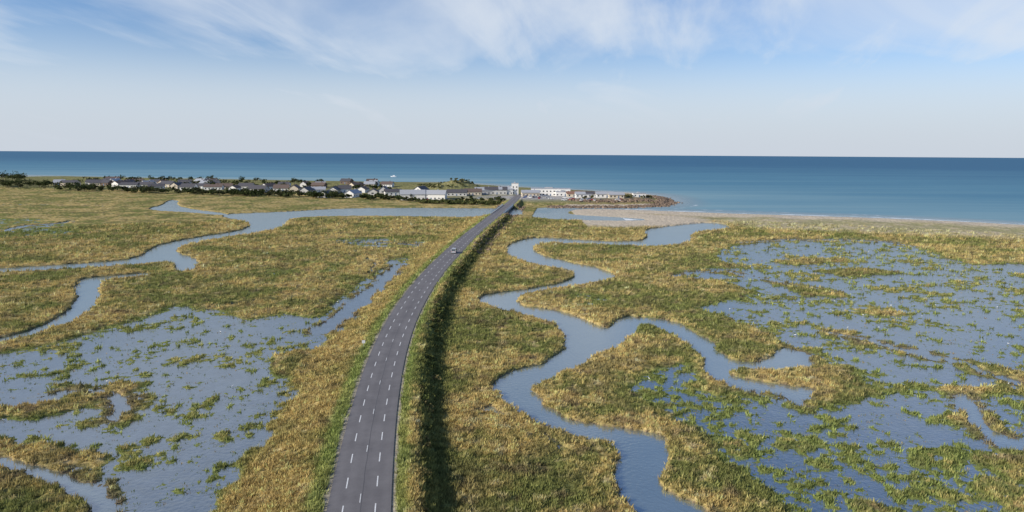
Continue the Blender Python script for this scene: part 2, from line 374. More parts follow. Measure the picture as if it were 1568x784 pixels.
    m2=N(ns,'ShaderNodeMixShader'); l.new(f2.outputs[0],m2.inputs[0]); l.new(m1.outputs[0],m2.inputs[1]); l.new(gl.outputs[0],m2.inputs[2])
    # surf
    fa=N(ns,'ShaderNodeAttribute',attribute_name='foam')
    fs=N(ns,'ShaderNodeMath',operation='ADD'); l.new(fa.outputs['Fac'],fs.inputs[0]); l.new(noi(.15,4.0,.5),fs.inputs[1])
    fq=N(ns,'ShaderNodeMapRange'); fq.inputs['From Min'].default_value=1.15; fq.inputs['From Max'].default_value=1.4; l.new(fs.outputs[0],fq.inputs['Value'])
    fd=N(ns,'ShaderNodeBsdfDiffuse'); fd.inputs[0].default_value=(.75,.78,.8,1)
    m3=N(ns,'ShaderNodeMixShader'); l.new(fq.outputs[0],m3.inputs[0]); l.new(m2.outputs[0],m3.inputs[1]); l.new(fd.outputs[0],m3.inputs[2])
    l.new(m3.outputs[0],o.inputs[0]); return m
matW=watermat()
seaA=sst(-2,40,sw)*np.where((yw<470)&(xw<110)&(yw>300),0.3,1)
offA=np.clip(sw/2600,0,1)**0.5
offA=offA+0.08*sst(-300,500,xw)
foamA=np.exp(-((sw-5)/4.0)**2)*(xw>70)*(yw<560)+0.75*np.exp(-((sw-26)/4.0)**2)*(xw>100)*(yw<560)
face_sea=(sw[fw].mean(1)>0)
Vw=np.stack([xw,yw,np.zeros_like(xw)],1)
for nm,sel in (('sea',face_sea),('marsh_water',~face_sea)):
    f=fw[sel]; u_,inv=np.unique(f,return_inverse=True)
    mesh_np(nm,Vw[u_],inv.reshape(-1,4),matW,attrs={'sea':seaA[u_],'off':offA[u_],'foam':foamA[u_],'flat':fl_w[u_]})
print('water',time.time()-T0)

# ------------------------------------------------------------ grass tufts
Hn=H.reshape(len(rad),len(th))
fan=(np.abs(np.degrees(np.arctan2(X,Y)))<41)
cand=(H>0.03)&(RR>60)&(RR<430)&(np.abs(S)>4.0)&(sandf<.4)&(vil<.3)&(sL<-6)&fan
prob=np.where(np.abs(S)<20,0.46,0.32)*np.where(flood>.5,.9,1)*np.clip(1+1.2*n3,.4,1.6)
idx=np.nonzero(cand&(rng.random(len(X))<prob))[0]
if len(idx)>170000: idx=rng.choice(idx,170000,replace=False)
def tufts(idx,nb,name,mat,szf=1.0,colf=1.0,hf=1.0,z0=None):
    n=len(idx); bx=X[idx]+rng.normal(0,.1,n); by=Y[idx]+rng.normal(0,.1,n); bz=(H[idx] if z0 is None else np.full(n,z0))-0.03
    sz=(0.19+RR[idx]*0.0014)*szf*(0.45+1.25*rng.random(n)**1.8)
    a=rng.random((n,nb))*2*np.pi; rr=rng.random((n,nb))**.6*sz[:,None]
    ox=bx[:,None]+np.cos(a)*rr*.7; oy=by[:,None]+np.sin(a)*rr*.7
    hh=sz[:,None]*(0.60+0.8*rng.random((n,nb)))*hf
    lx=np.cos(a)*rr*.5+rng.normal(0,.15,(n,nb))*sz[:,None]+0.10*hh; ly=np.sin(a)*rr*.5+rng.normal(0,.15,(n,nb))*sz[:,None]
    wd=sz[:,None]*(0.13+.1*rng.random((n,nb))); pa=rng.random((n,nb))*np.pi
    px=np.cos(pa)*wd; py=np.sin(pa)*wd; z=np.repeat(bz[:,None],nb,1)
    A=np.stack([ox-px,oy-py,z],-1);B=np.stack([ox+px,oy+py,z],-1);Cc=np.stack([ox+lx,oy+ly,z+hh],-1)
    Vt=np.stack([A,B,Cc],2).reshape(-1,3)
    base=C[idx] if z0 is None else np.where(rng.random(n)[:,None]<.7,lush*.9,gold2)
    col=base*colf*(0.7+0.75*rng.random(n))[:,None]
    col=np.repeat(col,nb*3,axis=0)
    return mesh_np(name,Vt,np.arange(len(Vt)).reshape(-1,3),mat,np.clip(col*1.2,0,.65))
matT=colmat('grass_mat',trans=0.3,var=(0.8,1.2))
tufts(idx,7,'marsh_grass',matT)
c2=(H<=0.03)&(H>-0.16)&(flood>.6)&(chs>1)&(RR>60)&(RR<480)&fan
pr=sst(-0.16,0.0,H)*0.15
i2=np.nonzero(c2&(rng.random(len(X))<pr))[0]
tufts(i2,4,'emergent_glasswort',matT,szf=.6,z0=0.0,hf=.6)
print('tufts',len(idx),len(i2),time.time()-T0)

# ------------------------------------------------------------ leafy things
def leafcloud(cs,rs,n,size,cols,name,mat,trunks=True):
    Vs=[];Cs=[]
    for c,r,col in zip(cs,rs,cols):
        k=5; lob=rng.normal(0,.42,(k,3)); lob[:,2]=np.abs(lob[:,2])*.8
        li=rng.integers(0,k,n); d=rng.normal(0,1,(n,3)); d/=np.linalg.norm(d,axis=1)[:,None]
        p=(lob[li]+d*(0.5*rng.random(n)[:,None]**.33))*np.array(r)+np.array(c); 
        p[:,2]=np.maximum(p[:,2],c[2]-r[2]*.4)
        a=rng.normal(0,1,(n,3));a/=np.linalg.norm(a,axis=1)[:,None]; b=np.cross(a,rng.normal(0,1,(n,3))); b/=np.linalg.norm(b,axis=1)[:,None]
        s=size*(.5+rng.random(n))[:,None]
        Vs.append(np.stack([p-a*s*.5,p+b*s*.5,p+a*s*.5,p-b*s*.4],1).reshape(-1,3))
        cc=np.array(col)*(0.7+.6*rng.random(k))[li][:,None]*(0.8+.4*rng.random(n))[:,None]
        Cs.append(np.repeat(cc,4,axis=0))
    Vs=np.vstack(Vs);Cs=np.vstack(Cs)
    return mesh_np(name,Vs,np.arange(len(Vs)).reshape(-1,4),mat,Cs)
matL=colmat('leaf_mat',trans=0.2,var=(.8,1.2))
def hz(x,y):
    r=math.hypot(x,y); t=math.atan2(x,y); i=int(np.searchsorted(rad,r)); j=int(round((t-th[0])/(th[1]-th[0])))
    i=min(max(i,0),len(rad)-1); j=min(max(j,0),1249); return float(Hn[i,j])
# scrub along the shaded right-hand bank (patchy: grass bank shows between)
cs=[];rs=[];co=[]
for i in range(75,len(cl)-25):
    d=math.hypot(*cl[i])
    if d>440: break
    dens=(0.55 if d>130 else .22)*(1+math.sin(i*.21)*.7)
    for q in range(2):
        if random.random()<dens:
            o=random.uniform(6.4,9.2); x,y=cl[i]+nrm[i]*o+tang[i]*random.uniform(-1,1)
            if hz(x,y)<.1: continue
            s=random.uniform(.4,1.15); cs.append((x,y,hz(x,y)+.2*s)); rs.append((s*1.2,s*1.2,s*.8)); co.append(random.choice([(.10,.12,.04),(.13,.14,.05),(.09,.10,.035),(.20,.17,.075)]))
leafcloud(cs,rs,110,.28,co,'bank_shrubs',matL)
# distant tree belt in front of and between the bungalows
cs=[];rs=[];co=[];TR=[]
def belt(u0,v0,u1,v1,n,h0,h1,jit=3,cols=((.045,.06,.025),(.065,.08,.03),(.065,.07,.035))):
    for i in range(n):
        t=random.random(); u=u0+(u1-u0)*t; v=v0+(v1-v0)*t+random.uniform(-1,1)*jit*.5
        x,y=W(u,v,2.4); z=hz(x,y); h=random.uniform(h0,h1)
        cs.append((x,y,z+h*.5)); rs.append((h*random.uniform(.6,1.0),h*.8,h*.55)); co.append(random.choice(cols)); TR.append((x,y,z,h))
belt(0,284,120,289,34,4,8); belt(120,289,330,295,66,3,6.5); belt(330,295,520,300,74,3,6.5); belt(520,300,640,304,34,2.5,5)
belt(100,281,600,290,70,3,7); belt(-150,280,5,282,35,5,9); belt(0,275,40,278,14,7,10); belt(160,278,500,284,40,4,7)
leafcloud(cs,rs,120,1.15,co,'distant_trees',matL)
cs=[];rs=[];co=[];
belt(640,307,765,310,110,2,3.3,2,((.09,.105,.04),(.11,.12,.045))); belt(690,304,770,305,20,2,3.5)
belt(640,289,730,289,90,2,3,8,((.15,.16,.07),(.17,.17,.08))); belt(880,303,1000,303,50,1,1.8,4,((.15,.15,.07),(.13,.13,.05)))
leafcloud(cs,rs,80,.9,co,'hedge',matL)
tv=[];tf=[]
for (x,y,z,h) in TR:
    b=len(tv)
    for k_ in range(5):
        a=k_*2*math.pi/5; tv.append((x+math.cos(a)*.22,y+math.sin(a)*.22,z-.3))
    for k_ in range(5):
        a=k_*2*math.pi/5; tv.append((x+math.cos(a)*.1,y+math.sin(a)*.1,z+h*.6))
    for k_ in range(5): tf.append((b+k_,b+(k_+1)%5,b+5+(k_+1)%5,b+5+k_))
bark=simple('bark',(.09,.07,.05))
tro=mesh_np('trunks',np.array(tv),np.array(tf),bark); tro.parent=bpy.data.objects['distant_trees']

# ------------------------------------------------------------ rocks
import bmesh
bm=bmesh.new(); bmesh.ops.create_icosphere(bm,subdivisions=1,radius=1); bm.verts.ensure_lookup_table()
iv=np.array([v.co[:] for v in bm.verts]); fi=np.array([[v.index for v in f.verts] for f in bm.faces]); bm.free()
def rocks(pts,name,col):
    Vs=[];Fs=[];Cs=[]
    for i,(x,y,z,s) in enumerate(pts):
        v=iv*(0.75+.5*rng.random((len(iv),1)))*np.array([s,s*(.6+.6*rng.random()),s*(.5+.3*rng.random())])
        a=rng.random()*6.28; c_,s_=math.cos(a),math.sin(a)
        v=np.stack([v[:,0]*c_-v[:,1]*s_+x,v[:,0]*s_+v[:,1]*c_+y,v[:,2]+z],1)
        Vs.append(v);Fs.append(fi+i*len(iv));Cs.append(np.tile(np.array(col)*(.5+.8*rng.random()),(len(iv),1)))
    return mesh_np(name,np.vstack(Vs),np.vstack(Fs),colmat(name+'_mat',var=(.7,1.3)),np.vstack(Cs))
pts=[]
def rockline(px,n,w,s0,s1):
    P=resample(WP(px,0.8),1.0)
    for i in range(n):
        p=P[random.randrange(len(P))]; x=p[0]+random.gauss(0,w); y=p[1]+random.gauss(0,w); z=hz(x,y)
        if z<-0.6: z=-0.2
        pts.append((x,y,z+.15,random.uniform(s0,s1)))
rockline([(850,316),(900,316),(960,316),(1012,314),(1024,309),(1008,301)],2600,3.2,.7,1.7)
rockline([(880,310),(930,311),(1000,309)],700,5,.5,1.3)
for i in range(len(cl)):
    d=math.hypot(*cl[i])
    if 270<d<520:
        for q in range(6):
            o=random.uniform(5.5,12.5); x,y=cl[i]+nrm[i]*o+tang[i]*random.uniform(-1,1); z=hz(x,y)
            if z>-.9: pts.append((x,y,max(z,-.3),random.uniform(.4,1.0)))
    if 440<d<520:
        for q in range(4):
            o=-random.uniform(4.8,9); x,y=cl[i]+nrm[i]*o; z=hz(x,y)
            if z>-.9: pts.append((x,y,max(z,-.3),random.uniform(.4,.9)))
rocks(pts,'rock_armour',(.23,.17,.125))

# ------------------------------------------------------------ road
def ribbon(name,o0,o1,z,mat,i0=0,i1=None):
    P=cl[i0:i1];n=nrm[i0:i1]
    A=P+n*o0;B=P+n*o1; m=len(P)
    Vr=np.zeros((2*m,3)); Vr[0::2,:2]=A;Vr[1::2,:2]=B;Vr[:,2]=z
    i=np.arange(m-1)*2; Fr=np.stack([i,i+1,i+3,i+2],1)
    return mesh_np(name,Vr,Fr,mat,attrs={'lat':np.tile([o0,o1],m)})
def asphalt():
    m,ns,l=newmat('asphalt'); o=N(ns,'ShaderNodeOutputMaterial'); b=N(ns,'ShaderNodeBsdfPrincipled',_Roughness=.85)
    g=N(ns,'ShaderNodeNewGeometry'); n1_=N(ns,'ShaderNodeTexNoise',_Scale=.25,_Detail=8.0,_Roughness=.7); n2_=N(ns,'ShaderNodeTexNoise',_Scale=9.0,_Detail=4.0)
    l.new(g.outputs['Position'],n1_.inputs['Vector']); l.new(g.outputs['Position'],n2_.inputs['Vector'])
    r=N(ns,'ShaderNodeValToRGB'); r.color_ramp.elements[0].position=.25; r.color_ramp.elements[0].color=(.118,.110,.112,1); r.color_ramp.elements[1].position=.7; r.color_ramp.elements[1].color=(.185,.174,.174,1)
    ad=N(ns,'ShaderNodeMath',operation='MULTIPLY_ADD'); l.new(n2_.outputs['Fac'],ad.inputs[0]); ad.inputs[1].default_value=.4; 
    ad2=N(ns,'ShaderNodeMath',operation='SUBTRACT'); l.new(n1_.outputs['Fac'],ad2.inputs[0]); ad2.inputs[1].default_value=.2; l.new(ad2.outputs[0],ad.inputs[2])
    at_=N(ns,'ShaderNodeAttribute',attribute_name='lat'); ab=N(ns,'ShaderNodeMath',operation='ABSOLUTE'); l.new(at_.outputs['Fac'],ab.inputs[0])
    s1=N(ns,'ShaderNodeMath',operation='MULTIPLY'); l.new(ab.outputs[0],s1.inputs[0]); s1.inputs[1].default_value=3.9
    s2=N(ns,'ShaderNodeMath',operation='SINE'); l.new(s1.outputs[0],s2.inputs[0]); s3=N(ns,'ShaderNodeMath',operation='MULTIPLY_ADD'); l.new(s2.outputs[0],s3.inputs[0]); s3.inputs[1].default_value=-.05; l.new(ad.outputs[0],s3.inputs[2])
    l.new(s3.outputs[0],r.inputs[0]); l.new(r.outputs[0],b.inputs['Base Color']); l.new(b.outputs[0],o.inputs[0]); return m
asp=asphalt()
ribbon('road',-3.4,3.4,ROADZ,asp)
seam=simple('tar_seam',(.075,.072,.072),.6)
white=simple('road_paint',(.70,.70,.68),.7,.25,6)
sarr=np.concatenate([[0],np.cumsum(np.linalg.norm(np.diff(cl,axis=0),axis=1))])
def at(s,o):
    x=np.interp(s,sarr,cl[:,0]);y=np.interp(s,sarr,cl[:,1]);a=np.interp(s,sarr,nrm[:,0]);b=np.interp(s,sarr,nrm[:,1])
    return (x+a*o,y+b*o)
mv=[];mf=[]
def dash(s0,s1,o,w,z):
    b=len(mv)
    for s,oo in ((s0,o-w),(s0,o+w),(s1,o+w),(s1,o-w)): mv.append((*at(s,oo),z))
    mf.append((b,b+1,b+2,b+3))
s=3
while s<sarr[-1]-40:
    dash(s,s+2.6,-1.72,.07,ROADZ+.008); dash(s,s+2.6,1.72,.07,ROADZ+.008); s+=6.5
s=6
while s<sarr[-1]-40:
    dash(s,s+2,0,.045,ROADZ+.008); s+=13
mesh_np('road_markings',np.array(mv),np.array(mf),white)
mv=[];mf=[]
s=0
while s<sarr[-1]-60: dash(s,s+4,0.16+.03*math.sin(s),.03,ROADZ+.004); s+=4
mesh_np('road_tar_seam',np.array(mv),np.array(mf),seam)

# ------------------------------------------------------------ solid builder
class MB:
    def __init__(s): s.v=[];s.f=[];s.m=[]
    def add(s,vs,fs,mi=0):
        b=len(s.v); s.v+=list(vs); s.f+=[tuple(b+i for i in f) for f in fs]; s.m+=[mi]*len(fs)
    def box(s,x0,x1,y0,y1,z0,z1,mi=0):
        s.add([(x0,y0,z0),(x1,y0,z0),(x1,y1,z0),(x0,y1,z0),(x0,y0,z1),(x1,y0,z1),(x1,y1,z1),(x0,y1,z1)],
              [(0,3,2,1),(4,5,6,7),(0,1,5,4),(1,2,6,5),(2,3,7,6),(3,0,4,7)],mi)
    def cyl(s,c,r0,r1,ax,L,n=12,mi=0):
        vs=[]
        for e,(r) in ((0,r0),(1,r1)):
            for i in range(n):
                a=2*math.pi*i/n; p=[r*math.cos(a),r*math.sin(a)]
                if ax=='x': q=(c[0]+e*L,c[1]+p[0],c[2]+p[1])
                elif ax=='y': q=(c[0]+p[0],c[1]+e*L,c[2]+p[1])
                else: q=(c[0]+p[0],c[1]+p[1],c[2]+e*L)
                vs.append(q)
        s.add(vs,[tuple(range(n))[::-1],tuple(range(n,2*n))]+[(i,(i+1)%n,n+(i+1)%n,n+i) for i in range(n)],mi)
    def obj(s,name,mats,parent=None,loc=(0,0,0),rz=0,me=None):
        if me is None:
            me=bpy.data.meshes.new(name); me.from_pydata(s.v,[],s.f)
            for m in mats: me.materials.append(m)
            me.polygons.foreach_set('material_index',s.m); me.update()
        o=bpy.data.objects.new(name,me); sc.collection.objects.link(o); o.location=loc; o.rotation_euler=(0,0,rz)
        if parent: o.parent=parent
        return o
glass=simple('window_glass',(.03,.04,.05),.15,.1)
walls=[simple('render_white',(.80,.78,.74),.85,.06,.6),simple('render_cream',(.62,.54,.42),.85,.06,.6),simple('wood_dark',(.16,.11,.08),.8,.2,2),simple('render_grey',(.52,.51,.49),.85,.08,.6)]
roofs=[simple('slate_roof',(.085,.08,.085),.6,.2,2),simple('brown_roof',(.14,.10,.08),.7,.2,2),simple('red_tile_roof',(.24,.13,.09),.75,.2,2),simple('grey_sheet_roof',(.38,.39,.41),.5,.1,2)]
doorm=simple('door_paint',(.12,.18,.28),.5)
def house(name,u,v,w,d,h,rh,wi,ri,rz=0.0,flat=False,chim=True):
    x,y=W(u,v,2.6); z=hz(x,y)-.1
    e=bpy.data.objects.new(name,None); sc.collection.objects.link(e); e.location=(x,y,z); e.rotation_euler=(0,0,rz)
    a=MB(); hw=w/2; hd=d/2
    if flat:
        a.box(-hw,hw,-hd,hd,-.6,h)
        a.obj('walls',[walls[wi]],e)
        r=MB(); r.box(-hw-.25,hw+.25,-hd-.25,hd+.25,h+.003,h+.4); r.box(-hw*.3,hw*.1,-hd*.4,hd*.4,h+.403,h+1.4); r.obj('roof',[roofs[ri]],e)
    else:
        a.add([(-hw,-hd,-.6),(hw,-hd,-.6),(hw,hd,-.6),(-hw,hd,-.6),(-hw,-hd,h),(hw,-hd,h),(hw,hd,h),(-hw,hd,h),(-hw,0,h+rh),(hw,0,h+rh)],
          [(0,3,2,1),(0,1,5,4),(2,3,7,6),(1,2,6,9,5),(3,0,4,8,7),(4,5,9,8),(6,7,8,9)])
        a.obj('walls',[walls[wi]],e)
        r=MB(); o=.5; t=.22; sl=rh/hd; ez=h-sl*o
        for sg in (-1,1):
            r.add([(-hw-o,sg*(hd+o),ez+.05),(hw+o,sg*(hd+o),ez+.05),(hw+o,0,h+rh+.05),(-hw-o,0,h+rh+.05),
                   (-hw-o,sg*(hd+o),ez+t+.05),(hw+o,sg*(hd+o),ez+t+.05),(hw+o,0,h+rh+t+.05),(-hw-o,0,h+rh+t+.05)],
                  [(0,1,2,3),(4,5,6,7),(0,1,5,4),(0,3,7,4),(1,2,6,5)])
        if chim: r.box(hw*.4,hw*.4+.8,-.4,.4,h+rh*.5,h+rh+1.0)
        r.obj('roof',[roofs[ri]],e)
    g=MB(); n=max(2,int(w/3.2)); fl=max(1,int(h/2.8)); dn=n//2
    for k_ in range(fl):
        for i in range(n):
            cx=-hw+(i+.5)*w/n
            if k_==0 and i==dn: continue
            for yy in (-hd-.03,hd+.03):
                g.box(cx-.6,cx+.6,min(yy,yy-.02),max(yy,yy+.02),.9+k_*2.8,2.1+k_*2.8)
        for xx in (-hw-.03,hw+.03):
            g.box(xx-.02,xx+.02,-1.0,1.0,.9+k_*2.8,2.1+k_*2.8)
    g.obj('windows',[glass],e)
    dd=MB(); cx=-hw+(dn+.5)*w/n; dd.box(cx-.5,cx+.5,-hd-.07,-hd-.012,-.3,2.05); dd.obj('door',[doorm],e)
    return e
# row of beach bungalows
hs=[(92,283),(108,284),(186,285),(200,287),(224,287),(240,289),(258,286),(272,288),(290,290),(312,288),(328,290),(344,289),(360,292),(378,289),(396,293),(412,290),(432,292),(452,293),(470,295),(486,294),(500,298),(512,295),(528,294),(541,298),(556,294),(572,297),(588,295),(602,298)]
for i,(u,v) in enumerate(hs):
    house('beach_bungalow',u,v,random.uniform(10,18),random.uniform(8,10),random.uniform(2.9,3.8),random.uniform(2.1,3.2),random.choice([0,0,1,0,3]),random.choice([0,0,1,0,1,3]),random.uniform(-.35,.35)+random.choice([0,0,1.3]))
for i in range(34):
    u=random.uniform(130,610); house('beach_bungalow',u,279+u*.011+random.uniform(-1,3),random.uniform(9,15),9,3.3,2.6,random.choice([0,1,2,3]),random.choice([0,1,0,0,2,3]),random.uniform(-.4,.4)+random.choice([0,0,1.3]))
house('white_house',632,302,21,10,5.2,3.4,0,3,.15); house('white_house',662,302,24,10,5,3.2,0,3,-.1)
house('white_house',645,297,14,9,4.6,3,0,0,1.2)
for u,v,w_,h_,wi,ri in [(700,299,18,3.2,3,0),(724,298,16,3.4,1,1),(742,297,18,4,3,3),(758,297,22,4.5,3,0),(774,297,13,5,0,3)]: house('village_house',u,v,w_,9,h_,2.5,wi,ri,random.uniform(-.2,.2))
house('sailing_club_tower',788.5,297,6.5,6.5,10.5,0,0,3,0,True)
house('seafood_shed',812,300,16,8,3.6,2,1,3,.1); house('harbour_restaurant',843,299,36,12,6.5,0,0,3,-.05,True); house('harbour_restaurant',862,300,14,9,4,0,0,3,0,True)
for u,v,w_,wi,ri in [(878,302,12,1,2),(893,303,14,0,3),(908,303,13,0,0),(925,303.5,15,0,3),(943,304,13,1,3)]: house('seafood_shed',u,v,w_,7,3,1.8,wi,ri,.05,chim=False)
house('harbour_hut',978,303,11,5,3.2,0,0,3,.05,True)

# ------------------------------------------------------------ bridge
steel=simple('bridge_steel_blue',(.16,.26,.38),.5,.1); conc=simple('concrete',(.38,.36,.33),.85,.15)
on=[i for i in range(len(cl)) if 420<math.hypot(*cl[i])<520 and sdpoly(CH[2],np.array([cl[i][0]]),np.array([cl[i][1]]),50)[0]<0]
if on:
    i0,i1=min(on)-2,max(on)+3
    e=bpy.data.objects.new('road_bridge',None); sc.collection.objects.link(e)
    def strip(name,o0,o1,z0,z1,m):
        P=cl[i0:i1];n=nrm[i0:i1];k_=len(P); Vb=[];Fb=[]
        for j in range(k_):
            a=P[j]+n[j]*o0;b=P[j]+n[j]*o1
            Vb+=[(a[0],a[1],z0),(b[0],b[1],z0),(b[0],b[1],z1),(a[0],a[1],z1)]
        for j in range(k_-1):
            q=j*4
            for t in range(4): Fb.append((q+t,q+(t+1)%4,q+4+(t+1)%4,q+4+t))
        o=mesh_np(name,np.array(Vb),np.array(Fb),m); o.parent=e
    strip('deck',-4.2,4.2,1.3,2.17,conc)
    for sg in (-1,1):
        strip('kerb',min(sg*3.42,sg*4.18),max(sg*3.42,sg*4.18),2.174,2.32,conc)
        for zz in (2.75,3.2): strip('rail',min(sg*3.95,sg*4.05),max(sg*3.95,sg*4.05),zz,zz+.1,steel)
    b=MB()
    for j in range(i0,i1):
        for sg in (-1,1):
            p=cl[j]+nrm[j]*sg*4.0; b.box(p[0]-.05,p[0]+.05,p[1]-.05,p[1]+.05,2.322,3.32)
    b.obj('rail_posts',[steel],e)
    b=MB()
    for j in range(i0+5,i1-3,6):
        for o in (-3,0,3):
            p=cl[j]+nrm[j]*o; b.cyl((p[0],p[1],-1.2),.45,.4,'z',2.45,10)
    b.obj('piers',[conc],e)

# ------------------------------------------------------------ vehicles
tyre=simple('tyre',(.02,.02,.02),.8); lampm=simple('headlamp',(.7,.7,.7),.2,0); tail=simple('tail_lamp',(.4,.02,.02),.3,0)
def carmesh(name,paint,van=False):
    b=MB(); L=2.15
    if van: prof=[(-L,.3,.86),(-L,1.0,.86),(-L+.15,1.75,.76),(-1.0,1.85,.74),(.75,1.82,.74),(1.25,1.12,.84),(L-.1,.92,.82),(L,.7,.8),(L,.3,.8)]
    else: prof=[(-L,.3,.84),(-L,.85,.84),(-L+.3,.98,.84),(-1.35,1.42,.66),(.1,1.46,.66),(.85,1.0,.82),(L-.15,.82,.8),(L,.6,.78),(L,.3,.78)]
    n=len(prof); vs=[(-w,y,z) for y,z,w in prof]+[(w,y,z) for y,z,w in prof]
    b.add(vs,[tuple(range(n)),tuple(range(2*n-1,n-1,-1))]+[(i,n+i,n+(i+1)%n,(i+1)%n) for i in range(n)],0)
    top=1.7 if van else 1.36; wl=1.12 if van else 1.02
    for sg in (-1,1):
        w0=(.865 if van else .835); w1=(.775 if van else .705)
        y0,y1,y2,y3=((-1.9,-1.85,.62,1.02) if van else (-1.5,-1.25,.02,.6))
        b.add([(sg*w0,y0,wl),(sg*w0,y3,wl),(sg*w1,y2,top),(sg*w1,y1,top)],[(0,1,2,3)],1)
        for yy in (-1.35,1.35): b.cyl((sg*.88-(.2 if sg>0 else 0),yy,.33),.33,.33,'x',.2,14,2)
        b.box(sg*.55-.18,sg*.55+.18,L-.06,L+.02,.55,.72,3); b.box(sg*.6-.15,sg*.6+.15,-L-.02,-L+.05,.65,.85,4)
    if van: b.add([(-.74,1.235,1.17),(.74,1.235,1.17),(.66,.80,1.785),(-.66,.80,1.785)],[(0,1,2,3)],1); b.add([(-.7,-L-.005,1.05),(.7,-L-.005,1.05),(.66,-L+.125,1.68),(-.66,-L+.125,1.68)],[(0,1,2,3)],1)
    else: b.add([(-.74,.83,1.04),(.74,.83,1.04),(.6,.15,1.45),(-.6,.15,1.45)],[(0,1,2,3)],1); b.add([(-.74,-1.82,1.01),(.74,-1.82,1.01),(.6,-1.38,1.43),(-.6,-1.38,1.43)],[(0,1,2,3)],1)
    o=b.obj(name,[paint,glass,tyre,lampm,tail]); return o
silver=simple('car_paint_silver',(.42,.44,.47),.3,.03)
cidx=int(np.argmin([abs((np.array(W(697,386,ROADZ+.3))-c)@(np.array(W(697,386,ROADZ+.3))-c)) for c in cl]))
c=carmesh('car',silver,True); p=cl[cidx]+nrm[cidx]*(-0.2+1.1); c.location=(p[0],p[1],ROADZ+.01); c.rotation_euler=(0,0,math.atan2(-tang[cidx][0],tang[cidx][1]))
paints=[simple('car_paint_white',(.75,.75,.75),.3,.03),silver,simple('car_paint_dark',(.04,.045,.06),.3,.03),simple('car_paint_red',(.35,.03,.03),.3,.03),simple('car_paint_blue',(.05,.12,.3),.3,.03)]
for i in range(34):
    u,v=random.choice([(random.uniform(800,880),random.uniform(303,307)),(random.uniform(870,950),random.uniform(306,308)),(random.uniform(640,770),random.uniform(303,304.5)),(random.uniform(800,830),random.uniform(301,303))])
    x,y=W(u,v,2.5); o=carmesh('parked_car',paints[random.choice([0,0,1,2,3,4,0])],random.random()<.4); o.location=(x,y,hz(x,y)+.02); o.rotation_euler=(0,0,random.choice([0,math.pi/2])+random.uniform(-.2,.2))

# road sign + marker posts
def sign(u,v):
    x,y=W(u,v,1.9); b=MB(); z=hz(x,y)-.2
    b.cyl((0,0,0),.035,.035,'z',1.7,8,0); b.box(-.3,.3,-.03,-.005,1.15,1.75,1); b.box(-.32,.32,-.004,.02,1.13,1.77,0)
    b.obj('road_sign',[simple('galvanised',(.45,.46,.47),.4),paints[0]],None,(x,y,z),.1)
sign(557,531)
def post(s,o_):
    x,y=at(s,o_); b=MB(); b.cyl((0,0,0),.07,.06,'z',1.0,8,0); b.cyl((0,0,1.002),.07,.065,'z',.15,8,1); b.obj('marker_post',[paints[0],tail],None,(x,y,hz(x,y)-.05))
for s_ in (330,420,500): post(s_,-4.3)

# ------------------------------------------------------------ boat
b=MB()
b.add([(-4.5,-1.3,.1),(2,-1.4,.1),(5,0,.3),(2,1.4,.1),(-4.5,1.3,.1),(-4.5,-1.6,1.2),(2,-1.7,1.3),(5.8,0,1.7),(2,1.7,1.3),(-4.5,1.6,1.2)],
 [(0,1,6,5),(1,2,7,6),(2,3,8,7),(3,4,9,8),(4,0,5,9),(5,6,7,8,9),(4,3,2,1,0)],0)
b.add([(-2,-1.1,1.25),(2,-1,1.3),(2,1,1.3),(-2,1.1,1.25),(-1.8,-.9,3),(1.2,-.8,3),(1.2,.8,3),(-1.8,.9,3)],[(0,1,5,4),(1,2,6,5),(2,3,7,6),(3,0,4,7),(4,5,6,7)],0)
b.box(-1.2,.8,-1.13,-1.05,1.9,2.6,1); b.cyl((-.5,0,3),.05,.03,'z',2.5,6,0)
x,y=W(603,271,0); b.obj('motorboat',[paints[0],glass],None,(x,y,-.1),math.pi)

# ------------------------------------------------------------ gulls (tiny white specks on the flats)
b=MB()
water_i=np.nonzero((flood>.8)&(H<0.06)&(H>-.25)&(RR>120)&(RR<330)&(np.abs(np.degrees(np.arctan2(X,Y)))<38))[0]
bm=bmesh.new(); bmesh.ops.create_uvsphere(bm,u_segments=8,v_segments=6,radius=1); bm.verts.ensure_lookup_table()
sv_=[v.co[:] for v in bm.verts]; sf_=[tuple(v.index for v in f.verts) for f in bm.faces]; bm.free()
for i in rng.choice(water_i,34,replace=False):
    x,y=X[i],Y[i]; a=random.random()*6.28; ca,sa=math.cos(a)*.7,math.sin(a)*.7
    def T(px,py,pz): return (x+px*ca-py*sa,y+px*sa+py*ca,pz*.65+.02)
    b.add([T(p[0]*.26*(1 if p[0]>0 else 1.3),p[1]*.12,.30+p[2]*.12-p[0]*-.05) for p in sv_],sf_,0)
    b.add([T(.26+p[0]*.09,p[1]*.07,.46+p[2]*.07) for p in sv_],sf_,0)
    b.add([T(.33,-.02,.46),T(.33,.02,.46),T(.43,0,.44)],[(0,1,2)],1)
    for q in (-.04,.04): b.add([T(0,q-.012,-.05),T(0,q+.012,-.05),T(0,q+.012,.3),T(0,q-.012,.3)],[(0,1,2,3)],1)
b.obj('gull_flock',[simple('feathers',(.75,.75,.73),.9,.03),simple('beak',(.1,.08,.04))])

